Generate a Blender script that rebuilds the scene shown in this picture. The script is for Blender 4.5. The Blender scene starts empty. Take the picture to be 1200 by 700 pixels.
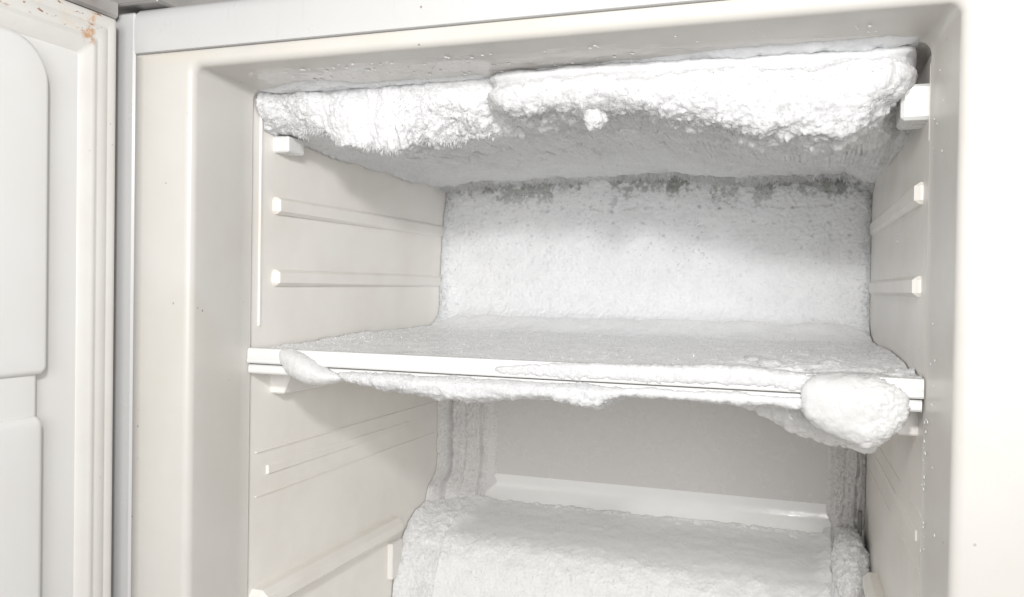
import bpy, math, random
import numpy as np
from mathutils import Matrix, Vector
random.seed(7); rng = np.random.default_rng(7)
SC = bpy.context.scene; C = SC.collection

# ------------------------------------------------------------------ camera
cd = bpy.data.cameras.new('camera'); cam = bpy.data.objects.new('camera', cd); C.objects.link(cam)
fpx = 1020.0
def _d(px, py):
    a = np.array([px-600, -(py-350), -fpx]); return a/np.linalg.norm(a)
_Y = _d(967, 341); _X = -_d(-2250, 290); _X -= _X.dot(_Y)*_Y; _X /= np.linalg.norm(_X); _Z = np.cross(_X, _Y)
M = Matrix(np.array([_X, _Y, _Z]).tolist()).to_4x4(); M.translation = (0.4358, -0.5191, 0.0)
cam.matrix_world = M
cd.sensor_width = 36; cd.lens = 36*fpx/1200; cd.clip_start = 0.01; cd.clip_end = 50
SC.camera = cam

# ------------------------------------------------------------------ light
w = bpy.data.worlds.new('World'); SC.world = w; w.use_nodes = True
bg = w.node_tree.nodes['Background']; bg.inputs[1].default_value = 0.42
def _world():                                          # plain room light: pale ceiling above, duller floor below
    t = w.node_tree; tc = t.nodes.new('ShaderNodeTexCoord'); sx = t.nodes.new('ShaderNodeSeparateXYZ'); t.links.new(tc.outputs['Generated'], sx.inputs[0])
    mr = t.nodes.new('ShaderNodeMapRange'); mr.inputs[1].default_value = -0.9; mr.inputs[2].default_value = 0.7; t.links.new(sx.outputs[2], mr.inputs[0])
    rp = t.nodes.new('ShaderNodeValToRGB'); rp.color_ramp.elements[0].color = (0.78, 0.755, 0.73, 1); rp.color_ramp.elements[1].color = (0.84, 0.835, 0.83, 1)
    t.links.new(mr.outputs[0], rp.inputs[0]); t.links.new(rp.outputs[0], bg.inputs[0])
_world()
def area(name, loc, target, size, power, col=(1, 1, 1)):
    l = bpy.data.lights.new(name, 'AREA'); l.shape = 'DISK'; l.size = size; l.energy = power; l.color = col
    o = bpy.data.objects.new(name, l); C.objects.link(o); o.location = loc
    o.rotation_euler = (Vector(target)-Vector(loc)).to_track_quat('-Z', 'Y').to_euler(); return o
area('flash_lamp', (0.412, -0.58, 0.215), (0.12, 0.30, -0.10), 0.055, 2.95, (1, 0.99, 0.98))
area('interior_fill', (0.72, -1.40, 0.17), (0.1, 0.3, 0.0), 0.75, 13.5, (1, 0.99, 0.98))  # added fill lamp out of view, brightens the compartment interior
SC.view_settings.view_transform = 'Standard'; SC.view_settings.look = 'None'
SC.view_settings.exposure = 0.13; SC.view_settings.gamma = 1.0

# ------------------------------------------------------------------ noise
def _hash(i, j, k, s):
    h = (i.astype(np.int64)*374761393 + j.astype(np.int64)*668265263 + k.astype(np.int64)*2147483647 + s*1274126177) & 0xffffffff
    h = ((h ^ (h >> 13))*1103515245) & 0xffffffff
    h = ((h ^ (h >> 16))*2654435761) & 0xffffffff
    return ((h ^ (h >> 15)) & 0xffff)/32767.5 - 1.0
def vn(p, s=0):
    f = np.floor(p); t = p-f; t = t*t*(3-2*t); i, j, k = f[..., 0], f[..., 1], f[..., 2]
    r = 0
    for a in (0, 1):
        wa = t[..., 0] if a else 1-t[..., 0]
        for b in (0, 1):
            wb = wa*(t[..., 1] if b else 1-t[..., 1])
            for c in (0, 1):
                r = r + wb*(t[..., 2] if c else 1-t[..., 2])*_hash(i+a, j+b, k+c, s)
    return r
_A = np.array([[0.0, 0.8, 0.6], [-0.8, 0.36, -0.48], [-0.6, -0.48, 0.64]])
def fbm(p, scale, oct=3, s=0, st=(1, 1, 1), gain=0.5):
    q = p*np.array(st)/scale; r = 0; a = 1; n = 0
    for o in range(oct):
        r = r + a*vn(q, s+o*17); n += a; a *= gain; q = (q@_A.T)*2.03+13.7
    return r/n
def ridged(p, scale, s=0, st=(1, 1, 1)):
    return 1-2*np.abs(fbm(p, scale, 2, s, st))
def billow(p, scale, s=0, st=(1, 1, 1), oct=3):
    q = p*np.array(st)/scale; r = 0; a = 1; n = 0
    for o in range(oct):
        r = r+a*np.abs(vn(q, s+o*7)); n += a; a *= 0.5; q = (q@_A.T)*2.1+5.3
    return r/n*2.4-0.8
def sstep(a, b, x):
    t = np.clip((x-a)/(b-a), 0, 1); return t*t*(3-2*t)

# ------------------------------------------------------------------ materials
def nt(name):
    m = bpy.data.materials.new(name); m.use_nodes = True
    t = m.node_tree; b = t.nodes['Principled BSDF']
    g = t.nodes.new('ShaderNodeNewGeometry'); return m, t, b, g.outputs['Position']
def N(t, typ, **kw):
    n = t.nodes.new(typ)
    for k, v in kw.items():
        if k in n.inputs.keys() if hasattr(n.inputs, 'keys') else False: n.inputs[k].default_value = v
        else: setattr(n, k, v)
    return n
def noise(t, pos, scale, det=3, rough=0.5, stretch=None):
    n = t.nodes.new('ShaderNodeTexNoise'); n.inputs['Scale'].default_value = scale
    n.inputs['Detail'].default_value = det; n.inputs['Roughness'].default_value = rough
    if stretch:
        mp = t.nodes.new('ShaderNodeMapping'); mp.inputs['Scale'].default_value = stretch
        t.links.new(pos, mp.inputs['Vector']); pos = mp.outputs[0]
    t.links.new(pos, n.inputs['Vector']); return n.outputs['Fac']
def ramp(t, fac, a, b, ca=(0, 0, 0, 1), cb=(1, 1, 1, 1)):
    r = t.nodes.new('ShaderNodeValToRGB'); r.color_ramp.elements[0].position = a; r.color_ramp.elements[1].position = b
    r.color_ramp.elements[0].color = ca; r.color_ramp.elements[1].color = cb
    t.links.new(fac, r.inputs[0]); return r.outputs[0]
def mix(t, fac, a, b, mode='MIX'):
    n = t.nodes.new('ShaderNodeMix'); n.data_type = 'RGBA'; n.blend_type = mode
    for sock, v in ((n.inputs[0], fac), (n.inputs[6], a), (n.inputs[7], b)):
        if isinstance(v, (int, float)): sock.default_value = v
        elif isinstance(v, tuple): sock.default_value = v
        else: t.links.new(v, sock)
    return n.outputs[2]
def mth(t, op, a, b=None):
    n = t.nodes.new('ShaderNodeMath'); n.operation = op
    for s, v in ((n.inputs[0], a), (n.inputs[1], b)):
        if v is None: continue
        if isinstance(v, (int, float)): s.default_value = v
        else: t.links.new(v, s)
    return n.outputs[0]
def bump(t, b, h, strength, dist):
    n = t.nodes.new('ShaderNodeBump'); n.inputs['Strength'].default_value = strength; n.inputs['Distance'].default_value = dist
    t.links.new(h, n.inputs['Height']); t.links.new(n.outputs[0], b.inputs['Normal']); return n
def boxmask(t, pos, lo, hi, soft=0.004):
    sx = t.nodes.new('ShaderNodeSeparateXYZ'); t.links.new(pos, sx.inputs[0]); out = None
    for i in range(3):
        if lo[i] is None: continue
        a = t.nodes.new('ShaderNodeMapRange'); a.interpolation_type = 'SMOOTHSTEP'
        a.inputs[1].default_value = lo[i]-soft; a.inputs[2].default_value = lo[i]+soft; t.links.new(sx.outputs[i], a.inputs[0])
        c = t.nodes.new('ShaderNodeMapRange'); c.interpolation_type = 'SMOOTHSTEP'
        c.inputs[1].default_value = hi[i]-soft; c.inputs[2].default_value = hi[i]+soft
        c.inputs[3].default_value = 1; c.inputs[4].default_value = 0; t.links.new(sx.outputs[i], c.inputs[0])
        m = mth(t, 'MULTIPLY', a.outputs[0], c.outputs[0]); out = m if out is None else mth(t, 'MULTIPLY', out, m)
    return out

def plastic(name, col, rough=0.32, grime=(0.70, 0.64, 0.56), gr=0.25, peel=0.12, specks=0.0, scratch=0.0, drips=False, rust=False, spec=0.5, stain=False):
    m, t, b, pos = nt(name)
    c = tuple(col)+(1,)
    n1 = noise(t, pos, 14, 5, 0.6); f = ramp(t, n1, 0.42, 0.78)
    cc = mix(t, mth(t, 'MULTIPLY', f, gr), c, tuple(x*y for x, y in zip(col, grime))+(1,))
    if specks:
        v = t.nodes.new('ShaderNodeTexVoronoi'); v.inputs['Scale'].default_value = 95; t.links.new(pos, v.inputs['Vector'])
        s = ramp(t, v.outputs['Distance'], 0.07, 0.10, (1, 1, 1, 1), (0, 0, 0, 1))
        k = ramp(t, noise(t, pos, 30, 2), 0.62, 0.66)
        cc = mix(t, mth(t, 'MULTIPLY', mth(t, 'MULTIPLY', s, k), specks), cc, (0.16, 0.12, 0.09, 1))
    if scratch:
        s = noise(t, pos, 60, 3, 0.6, (6, 6, 0.25)); s = ramp(t, s, 0.64, 0.72)
        cc = mix(t, mth(t, 'MULTIPLY', s, scratch), cc, tuple(x*0.72 for x in col)+(1,))
    if drips:
        s = noise(t, pos, 90, 2, 0.5, (1, 1.6, 0.06)); s = ramp(t, s, 0.66, 0.72)
        k = ramp(t, noise(t, pos, 22, 2), 0.5, 0.6)
        cc = mix(t, mth(t, 'MULTIPLY', mth(t, 'MULTIPLY', s, k), 0.55), cc, (0.86, 0.86, 0.85, 1))
    if stain:
        mk = boxmask(t, pos, (-0.054, None, 0.1585) if False else (-1, -1, 0.160), (0.45, 1, 0.1685), 0.004)
        sn = ramp(t, noise(t, pos, 26, 4, 0.65, (0.35, 1, 1.6)), 0.40, 0.75)
        cc = mix(t, mth(t, 'MULTIPLY', mk, mth(t, 'MULTIPLY', sn, 0.55)), cc, (0.66, 0.56, 0.42, 1))
        sm_ = ramp(t, noise(t, pos, 9, 5, 0.65), 0.5, 0.8)
        cc = mix(t, mth(t, 'MULTIPLY', sm_, 0.35), cc, tuple(x*y for x, y in zip(col, (0.93, 0.89, 0.82)))+(1,))
    if rust:
        mk = boxmask(t, pos, (None, -0.20, 0.1735), (None, -0.030, 0.195), 0.002)
        s = ramp(t, noise(t, pos, 210, 4, 0.6, (1, 0.6, 1.6)), 0.60, 0.66)
        st = ramp(t, noise(t, pos, 55, 4, 0.6), 0.50, 0.68)
        cc = mix(t, mth(t, 'MULTIPLY', mth(t, 'MULTIPLY', mk, st), 0.35), cc, (0.72, 0.50, 0.28, 1))
        cc = mix(t, mth(t, 'MULTIPLY', mk, mth(t, 'MULTIPLY', s, 0.9)), cc, (0.30, 0.12, 0.035, 1))
        mk2 = boxmask(t, pos, (None, -0.047, 0.166), (None, -0.036, 0.188), 0.002)
        s2 = ramp(t, noise(t, pos, 120, 4, 0.6), 0.48, 0.58)
        cc = mix(t, mth(t, 'MULTIPLY', mk2, mth(t, 'MULTIPLY', s2, 0.75)), cc, (0.55, 0.26, 0.08, 1))
    t.links.new(cc, b.inputs['Base Color'])
    r = noise(t, pos, 45, 4, 0.6); rr = t.nodes.new('ShaderNodeMapRange')
    rr.inputs[3].default_value = rough-0.08; rr.inputs[4].default_value = rough+0.12; t.links.new(r, rr.inputs[0])
    t.links.new(rr.outputs[0], b.inputs['Roughness'])
    b.inputs['Specular IOR Level'].default_value = spec
    bump(t, b, mth(t, 'ADD', noise(t, pos, 35, 2), mth(t, 'MULTIPLY', noise(t, pos, 420, 3), 0.12)), peel, 0.002)
    return m

def frost(name, col=(0.88, 0.89, 0.90), sss=0.25, srad=0.004, rough=0.65, bumps=0.5, fine=900, glitter=0.35, thin=None, spec=0.4, coat=0.0):
    m, t, b, pos = nt(name)
    n1 = noise(t, pos, 45, 5, 0.6)
    cc = mix(t, ramp(t, n1, 0.35, 0.7), tuple(x*0.93 for x in col)+(1,), tuple(col)+(1,))
    if thin:                      # bare grey metal showing where the frost is thin (per-vertex 'bare')
        at = t.nodes.new('ShaderNodeAttribute'); at.attribute_name = 'bare'
        cc = mix(t, at.outputs['Fac'], cc, tuple(thin)+(1,)); bare_out = at.outputs['Fac']
    t.links.new(cc, b.inputs['Base Color'])
    b.inputs['Subsurface Weight'].default_value = sss
    b.inputs['Subsurface Radius'].default_value = (1, 1, 1); b.inputs['Subsurface Scale'].default_value = srad
    b.inputs['Specular IOR Level'].default_value = spec; b.inputs['Coat Weight'].default_value = coat
    b.inputs['Coat Roughness'].default_value = 0.12
    # sparkle: single crystal facets turned towards the light
    v = t.nodes.new('ShaderNodeTexVoronoi'); v.inputs['Scale'].default_value = fine*0.9; t.links.new(pos, v.inputs['Vector'])
    sep = t.nodes.new('ShaderNodeSeparateColor'); t.links.new(v.outputs['Color'], sep.inputs[0])
    g = ramp(t, sep.outputs[0], 0.955, 0.965)
    rr = t.nodes.new('ShaderNodeMapRange'); rr.inputs[3].default_value = rough; rr.inputs[4].default_value = rough*(1-glitter)*0.5
    t.links.new(g, rr.inputs[0]); t.links.new(rr.outputs[0], b.inputs['Roughness'])
    v2 = t.nodes.new('ShaderNodeTexVoronoi'); v2.inputs['Scale'].default_value = fine; t.links.new(pos, v2.inputs['Vector'])
    h = mth(t, 'ADD', mth(t, 'MULTIPLY', v2.outputs['Distance'], 0.6), noise(t, pos, fine*0.45, 4, 0.7))
    bn = bump(t, b, h, bumps, 0.0009)
    if thin: t.links.new(mth(t, 'SUBTRACT', bumps, mth(t, 'MULTIPLY', bare_out, bumps*0.85)), bn.inputs['Strength'])
    return m

P_FRAME = plastic('enamel_frame', (0.615, 0.60, 0.568), 0.30, gr=0.18, specks=0.8, peel=0.10, stain=True)
P_SHELL = plastic('painted_steel', (0.575, 0.574, 0.570), 0.28, gr=0.10, specks=0.7, scratch=0.25, peel=0.05)
P_LINER = plastic('aged_liner', (0.875, 0.85, 0.805), 0.34, gr=0.25, peel=0.10)
P_LINER_R = plastic('wet_liner', (0.84, 0.815, 0.77), 0.32, gr=0.35, peel=0.10, drips=True)
P_RAIL = plastic('rail_plastic', (0.83, 0.81, 0.78), 0.35, gr=0.12)
P_SHELF = plastic('shelf_white', (0.76, 0.76, 0.75), 0.25, gr=0.08, peel=0.04)
P_DOOR = plastic('door_liner', (0.745, 0.742, 0.725), 0.36, gr=0.10, peel=0.05)
P_GASKET = plastic('gasket_vinyl', (0.70, 0.69, 0.662), 0.42, gr=0.22, scratch=0.12, specks=0.6, rust=True)
P_BACKP = plastic('lower_back_skin', (0.61, 0.592, 0.575), 0.3, gr=0.1, peel=0.2)
P_STEP_LIT = plastic('step_lit', (0.86, 0.86, 0.85), 0.17, gr=0.05, peel=0.25, spec=0.6)  # brighter copy of the hump plastic, painted as the lit cove
P_HUMP = plastic('hump_plastic', (0.65, 0.635, 0.62), 0.24, gr=0.05, peel=0.25, spec=0.6)  # grey with the back wall's shade painted in
P_DARK = plastic('dark_slot', (0.22, 0.22, 0.215), 0.6, gr=0.3)
P_METAL = plastic('hinge_metal', (0.42, 0.41, 0.40), 0.42, grime=(0.45, 0.40, 0.35), gr=0.7)
P_METAL.node_tree.nodes['Principled BSDF'].inputs['Metallic'].default_value = 0.55
P_COVER = plastic('grey_cover', (0.50, 0.49, 0.475), 0.5, grime=(0.5, 0.45, 0.42), gr=0.9, peel=0.2)
P_WALL = plastic('room_plaster', (0.62, 0.60, 0.575), 0.8, grime=(0.6, 0.6, 0.6), gr=0.8, peel=0.6)

F_SNOW = frost('white_frost', (0.70, 0.704, 0.71), 0.85, 0.009, 0.6, 0.45, 1100)
F_SOFT = frost('ceiling_snow', (0.81, 0.815, 0.82), 0.55, 0.004, 0.65, 0.5, 1100)
F_BACK = frost('back_frost', (0.89, 0.90, 0.91), 0.4, 0.004, 0.65, 0.6, 1000, thin=(0.36, 0.365, 0.35))
F_SHELF = frost('shelf_frost', (0.93, 0.935, 0.94), 0.35, 0.005, 0.34, 0.35, 800, 0.6, spec=0.5, coat=0.2)
F_HUMP = frost('hump_frost', (0.87, 0.875, 0.875), 0.5, 0.004, 0.42, 0.6, 1000, 0.6, thin=(0.69, 0.695, 0.69))
F_ICE = frost('milky_ice', (0.70, 0.70, 0.695), 0.7, 0.012, 0.30, 0.30, 500, 0.3, coat=0.45)
F_GLAZE = frost('clear_glaze', (0.76, 0.775, 0.79), 0.5, 0.008, 0.25, 0.18, 300, 0.2, coat=0.3)
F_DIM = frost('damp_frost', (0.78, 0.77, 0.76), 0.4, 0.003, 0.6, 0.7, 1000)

# ------------------------------------------------------------------ mesh helpers
def link(name, verts, faces, mat, parent=None, smooth=True):
    verts = np.asarray(verts, dtype=np.float64)
    if parent is not None:
        q = parent; off = np.zeros(3)
        while q is not None: off += np.array(q.location); q = q.parent
        verts = verts-off
        loc = (0, 0, 0)
    else:
        c = (verts.min(0)+verts.max(0))/2; c[2] = verts[:, 2].min(); loc = tuple(c); verts = verts-c
    me = bpy.data.meshes.new(name)
    if isinstance(faces, np.ndarray):
        nf, k = faces.shape
        me.vertices.add(len(verts)); me.vertices.foreach_set('co', verts.astype(np.float32).ravel())
        me.loops.add(nf*k); me.loops.foreach_set('vertex_index', faces.astype(np.int32).ravel())
        me.polygons.add(nf); me.polygons.foreach_set('loop_start', np.arange(0, nf*k, k, dtype=np.int32))
        me.update(calc_edges=True); me.validate()
    else:
        me.from_pydata([tuple(v) for v in verts], [], faces); me.update()
    me.polygons.foreach_set('use_smooth', [smooth]*len(me.polygons))
    me.materials.append(mat)
    o = bpy.data.objects.new(name, me); C.objects.link(o); o.location = loc
    if parent is not None: o.parent = parent
    return o
def tag(o, label=None, cat=None, group=None, kind=None):
    for k, v in (('label', label), ('category', cat), ('group', group), ('kind', kind)):
        if v: o[k] = v
    return o
def empty(name, loc, label, cat, parent=None, group=None):
    o = bpy.data.objects.new(name, None); C.objects.link(o); o.location = loc; o.empty_display_size = 0.05
    if parent: o.parent = parent
    return tag(o, label, cat, group)
def grid_faces(nu, nv, cu=False):
    i, j = np.meshgrid(np.arange(nu if cu else nu-1), np.arange(nv-1), indexing='ij')
    a = i*nv+j; b = ((i+1) % nu)*nv+j
    return np.stack([a, b, b+1, a+1], -1).reshape(-1, 4)
def normals(P):
    du = np.gradient(P, axis=0); dv = np.gradient(P, axis=1); n = np.cross(du, dv)
    return n/np.maximum(np.linalg.norm(n, axis=-1, keepdims=True), 1e-12)
def surf(name, P, disp, mat, parent=None, flip=False, nrm=None):
    n = normals(P) if nrm is None else nrm
    if flip: n = -n
    Q = P+n*disp[..., None]
    f = grid_faces(P.shape[0], P.shape[1])
    if flip: f = f[:, ::-1]
    return link(name, Q.reshape(-1, 3), f, mat, parent)
def bev_box(x0, x1, y0, y1, z0, z1, b=0.001):
    """box with chamfered edges (24 verts)"""
    V = []; idx = {}
    X = (x0, x1); Y = (y0, y1); Z = (z0, z1)
    for i in (0, 1):
        for j in (0, 1):
            for k in (0, 1):
                sx, sy, sz = (b if i == 0 else -b), (b if j == 0 else -b), (b if k == 0 else -b)
                for ax in range(3):
                    idx[(i, j, k, ax)] = len(V)
                    V.append((X[i]+(0 if ax == 0 else sx), Y[j]+(0 if ax == 1 else sy), Z[k]+(0 if ax == 2 else sz)))
    F = []
    for i in (0, 1):
        F.append([idx[(i, 0, 0, 0)], idx[(i, 1, 0, 0)], idx[(i, 1, 1, 0)], idx[(i, 0, 1, 0)]][::(1 if i else -1)])
        F.append([idx[(0, i, 0, 1)], idx[(1, i, 0, 1)], idx[(1, i, 1, 1)], idx[(0, i, 1, 1)]][::(-1 if i else 1)])
        F.append([idx[(0, 0, i, 2)], idx[(1, 0, i, 2)], idx[(1, 1, i, 2)], idx[(0, 1, i, 2)]][::(1 if i else -1)])
    for a in (0, 1):
        for c in (0, 1):
            F.append([idx[(0, a, c, 1)], idx[(1, a, c, 1)], idx[(1, a, c, 2)], idx[(0, a, c, 2)]])
            F.append([idx[(a, 0, c, 0)], idx[(a, 1, c, 0)], idx[(a, 1, c, 2)], idx[(a, 0, c, 2)]])
            F.append([idx[(a, c, 0, 0)], idx[(a, c, 1, 0)], idx[(a, c, 1, 1)], idx[(a, c, 0, 1)]])
    for i in (0, 1):
        for j in (0, 1):
            for k in (0, 1): F.append([idx[(i, j, k, 0)], idx[(i, j, k, 1)], idx[(i, j, k, 2)]])
    return np.array(V), F
def fixn(o):
    import bmesh
    bm = bmesh.new(); bm.from_mesh(o.data); bmesh.ops.recalc_face_normals(bm, faces=bm.faces); bm.to_mesh(o.data); bm.free(); return o
def box(name, x0, x1, y0, y1, z0, z1, mat, parent=None, b=0.001, xf=None):
    V, F = bev_box(x0, x1, y0, y1, z0, z1, b)
    if xf is not None: V = xf(V)
    return fixn(link(name, V, F, mat, parent, smooth=False))
def rloop(a0, a1, b0, b1, r, n=6):
    """rounded rectangle in (a,b), n points per corner"""
    R4 = [max(q, 1e-5) for q in (r if isinstance(r, (tuple, list)) else (r,)*4)]; pts = []
    for (sa, sb, s) in ((a1, b1, 0), (a0, b1, 1), (a0, b0, 2), (a1, b0, 3)):
        r = R4[s]; ca = sa-r if s in (0, 3) else sa+r; cb = sb-r if s in (0, 1) else sb+r
        for k in range(n+1):
            t = (s+k/n)*math.pi/2; pts.append((ca+r*math.cos(t), cb+r*math.sin(t)))
    return pts
def loft(name, loops, mat, parent=None, cap=False, smooth=True, angle=40):
    """loops: list of lists of 3D points, same length, closed"""
    n = len(loops[0]); V = [p for L in loops for p in L]; F = []
    for i in range(len(loops)-1):
        for j in range(n):
            k = (j+1) % n; F.append([i*n+j, i*n+k, (i+1)*n+k, (i+1)*n+j])
    if cap: F.append([(len(loops)-1)*n+j for j in range(n)])
    o = fixn(link(name, V, F, mat, parent, smooth)); return o
def sharp(o, deg=35):
    me = o.data
    try:
        import bmesh
        bm = bmesh.new(); bm.from_mesh(me)
        for e in bm.edges:
            if len(e.link_faces) == 2 and e.calc_face_angle(0) > math.radians(deg): e.smooth = False
        bm.to_mesh(me); bm.free()
    except Exception: pass
    return o
def prism_x(name, prof, x0, x1, mat, parent=None, smooth=True):
    """closed (y,z) profile extruded along x"""
    n = len(prof); V = [(x0, y, z) for y, z in prof]+[(x1, y, z) for y, z in prof]
    F = [[i, (i+1) % n, n+(i+1) % n, n+i] for i in range(n)]+[list(range(n)), list(range(2*n-1, n-1, -1))]
    return sharp(fixn(link(name, V, F, mat, parent, smooth)))

# ================================================================== setting
tag(link('wall', *(lambda V, F: (V, F))(*bev_box(-2.5, 3.0, 0.66, 0.72, -1.2, 2.0, 0.002)), P_WALL, None, False), kind='structure')

# ================================================================== the freezer cabinet
fz = empty('freezer', (0.25, 0.3, -0.62), 'white upright freezer cabinet standing open with its ice-choked compartment', 'freezer')
XW0, YB, ZC = 0.0, 0.456, 0.1555
def xr(y): return 0.4965-0.0165*(y-0.07)/0.386
# outer shell: left, right, top, back slabs
shell = []
for b_ in ((-0.0745, -0.0545, 0.0, 0.6, -0.62, 0.2005), (0.5525, 0.566, 0.0, 0.6, -0.62, 0.2005)):
    box('side_panel', *b_, P_SHELL, fz, 0.0015)
box('top_panel', -0.0545, 0.5525, 0.012, 0.6, 0.190, 0.2020, P_SHELL, fz, 0.001)
box('back_panel', -0.0545, 0.5525, 0.585, 0.598, -0.62, 0.190, P_SHELL, fz, 0.001)
# top trim with a rolled upper edge
tp = [(0.0135, 0.1687), (0.0015, 0.1687), (-0.0005, 0.1695), (-0.0012, 0.172), (-0.0016, 0.182), (-0.0014, 0.1935), (0.0006, 0.1990), (0.004, 0.2022), (0.0085, 0.2038), (0.0115, 0.2040), (0.0118, 0.2026), (0.0118, 0.18)]
prism_x('top_trim', tp, -0.0532, 0.5522, P_SHELL, fz)
# plastic front frame, fillet and reveal
def L(x0, x1, z0, z1, r, y): return [(a, y, b) for a, b in rloop(x0, x1, z0, z1, r, 8)]
ox0, ox1, oz1, oz0 = -0.001, 0.5015, 0.1562, -0.57
loops = [L(-0.0529, 0.5520, -0.615, 0.1681, 0.001, 0.012), L(-0.0529, 0.5520, -0.615, 0.1681, 0.001, 0.0012),
         L(-0.0525, 0.5516, -0.6145, 0.1677, 0.001, 0.0005), L(-0.045, 0.544, -0.607, 0.1655, 0.001, 0.0)]
R = 0.0065
for k in range(9):
    t = k/8*math.pi/2; o_ = R*(1-math.sin(t)); yy = R*(1-math.cos(t))
    if k == 0: loops.append(L(ox0-R*1.6, ox1+R*1.6, oz0-R*1.6, oz1+R*1.05, 0.008, 0.0))
    loops.append(L(ox0-o_, ox1+o_, oz0-o_, oz1+o_, 0.006+o_, yy))
for k in range(1, 6):
    s = k/5; y = R+(0.069-R)*s
    loops.append(L(ox0+0.001*s, ox1-0.007*s, oz0+0.003*s, oz1-0.0022*s, 0.006+0.002*s, y))
loops.append(L(0.0003, 0.4942, oz0+0.0032, 0.1538, 0.008, 0.0697))
fr = loft('front_frame', loops, P_FRAME, fz)
# inner liner: step, walls, back
loops = [L(0.0003, 0.4942, oz0+0.0032, 0.1538, 0.008, 0.0699), L(-0.0012, 0.4960, oz0, 0.1553, 0.008, 0.0712),
         L(-0.0012, 0.4965, oz0, 0.1556, 0.008, 0.0745)]
for k in range(1, 9):
    s = k/8; y = 0.0745+(YB-0.006-0.0745)*s
    loops.append(L(-0.0012+0.0012*s, xr(y), oz0, 0.1556-0.001*s, 0.008, y))
loops.append(L(0.0015, xr(YB)-0.0015, oz0+0.0015, 0.153, 0.008, YB-0.0018)); loops.append(L(0.006, xr(YB)-0.006, oz0+0.006, 0.149, 0.006, YB))
liner = loft('liner', loops, P_LINER, fz, cap=True)
# right wall carries its own damp, streaked skin
V = []; ny = 40
for i in range(ny):
    y = 0.079+(0.447-0.079)*i/(ny-1)
    V += [(xr(y)-0.0010, y, -0.55), (xr(y)-0.0010, y, 0.148)]
o = fixn(link('side_skin', V, [[2*i, 2*i+2, 2*i+3, 2*i+1] for i in range(ny-1)], P_LINER_R, liner))
# rails
def rail(name, side, y0, y1, z0, z1, p0, p1, mat=P_RAIL, b=0.0012, ztap=0.0, sink=0.002, bot=None):
    """long moulded rail: p0/p1 = projection from the wall at its front/back end"""
    def xf(V):
        V = V.copy(); s = (V[:, 1]-y0)/(y1-y0); p = p0+(p1-p0)*s; u = V[:, 0].copy()
        if bot is not None:
            q = (V[:, 2]-z0)/(z1-z0); p = p*(bot+(1-bot)*q)
        x = -sink+u*(p+sink)
        zm = (z0+z1)/2; V[:, 2] = zm+(V[:, 2]-zm)*(1-ztap*u)
        V[:, 0] = x if side < 0 else xr(V[:, 1])-0.001-x
        return V
    Vv, F = bev_box(0, 1, y0, y1, z0, z1, b)
    # scale the chamfer in u back to metres
    Vv[:, 0] = np.where(Vv[:, 0] > 0.5, np.where(Vv[:, 0] < 1, 1-b/max(p0, 0.002), 1), 0)
    return fixn(link(name, xf(Vv), F, mat, liner, smooth=False))
for side in (-1, 1):
    rail('rail', side, 0.100, 0.450, 0.0572, 0.0716, 0.0052, 0.0016, P_LINER, 0.0026)
    rail('rail', side, 0.100, 0.450, -0.0030, 0.0107, 0.0052, 0.0014, P_LINER, 0.0026)
    rail('shelf_support', side, 0.100, 0.440, -0.0934, -0.0742, 0.0195, 0.012, bot=0.6)
    rail('drawer_rail', side, 0.074, 0.328, -0.2700, -0.2520, 0.014, 0.012, b=0.005, mat=P_LINER)
    for z_ in (-0.1400, -0.1765): rail('bead', side, 0.080, 0.430, z_-0.0005, z_+0.0005, 0.0004, 0.0004, P_LINER, 0.0002)
    rail('shallow_rail', side, 0.095, 0.36, -0.1610, -0.1530, 0.0009, 0.0003, P_LINER, 0.0008)
    rail('edge_rib', side, 0.0815, 0.0835, -0.036 if side < 0 else 0.095, 0.143, 0.00022, 0.00022, P_LINER, 0.0001)
rail('top_peg', -1, 0.100, 0.124, 0.1085, 0.1220, 0.0135, 0.0135, P_SHELF, 0.0012)
rail('top_peg', 1, 0.082, 0.120, 0.1085, 0.1310, 0.0165, 0.0150, P_SHELF, 0.002)
rail('stop_tab', -1, 0.313, 0.338, -0.318, -0.279, 0.005, 0.005, P_RAIL, 0.001)
box('vent_slot', 0.4715, 0.4755, 0.420, 0.4300, -0.246, -0.222, P_DARK, liner, 0.0008)
# rear hump with glossy cove to the back wall
hp = []
for k in range(11):
    t = math.pi+k/10*math.pi/2*0.86; hp.append((0.4293+0.0255*(-math.cos(t)), -0.2310+0.0268*math.sin(t)))
hp = [(YB+0.001, -0.0665), (YB-0.0012, -0.0665), (YB-0.0012, -0.15), (YB-0.0012, -0.21), (YB-0.0012, -0.2250)]+[(y, z) for y, z in hp]
hp += [(0.418, -0.2632), (0.405, -0.2655), (0.38, -0.2715), (0.362, -0.279), (0.349, -0.290), (0.340, -0.306), (0.334, -0.33), (0.331, -0.37), (0.330, -0.52), (YB+0.001, -0.52)]
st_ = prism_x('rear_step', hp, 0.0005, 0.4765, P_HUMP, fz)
st_.data.materials.append(P_STEP_LIT)                     # brighter paint for the lit cove; the back skin's grey carries shade
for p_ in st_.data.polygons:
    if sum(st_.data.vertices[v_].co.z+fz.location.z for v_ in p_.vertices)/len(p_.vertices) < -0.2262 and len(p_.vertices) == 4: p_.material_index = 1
# hinge on top of the cabinet
hg = box('hinge_cover', -0.094, -0.0640, -0.115, -0.0045, 0.1945, 0.2075, P_COVER, fz, 0.0020)
box('hinge_plate', -0.090, -0.030, -0.0040, 0.055, 0.2045, 0.2070, P_METAL, fz, 0.0008)
box('hinge_pin', -0.0735, -0.0665, -0.016, -0.009, 0.2076, 0.2120, P_METAL, hg, 0.0015)
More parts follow.
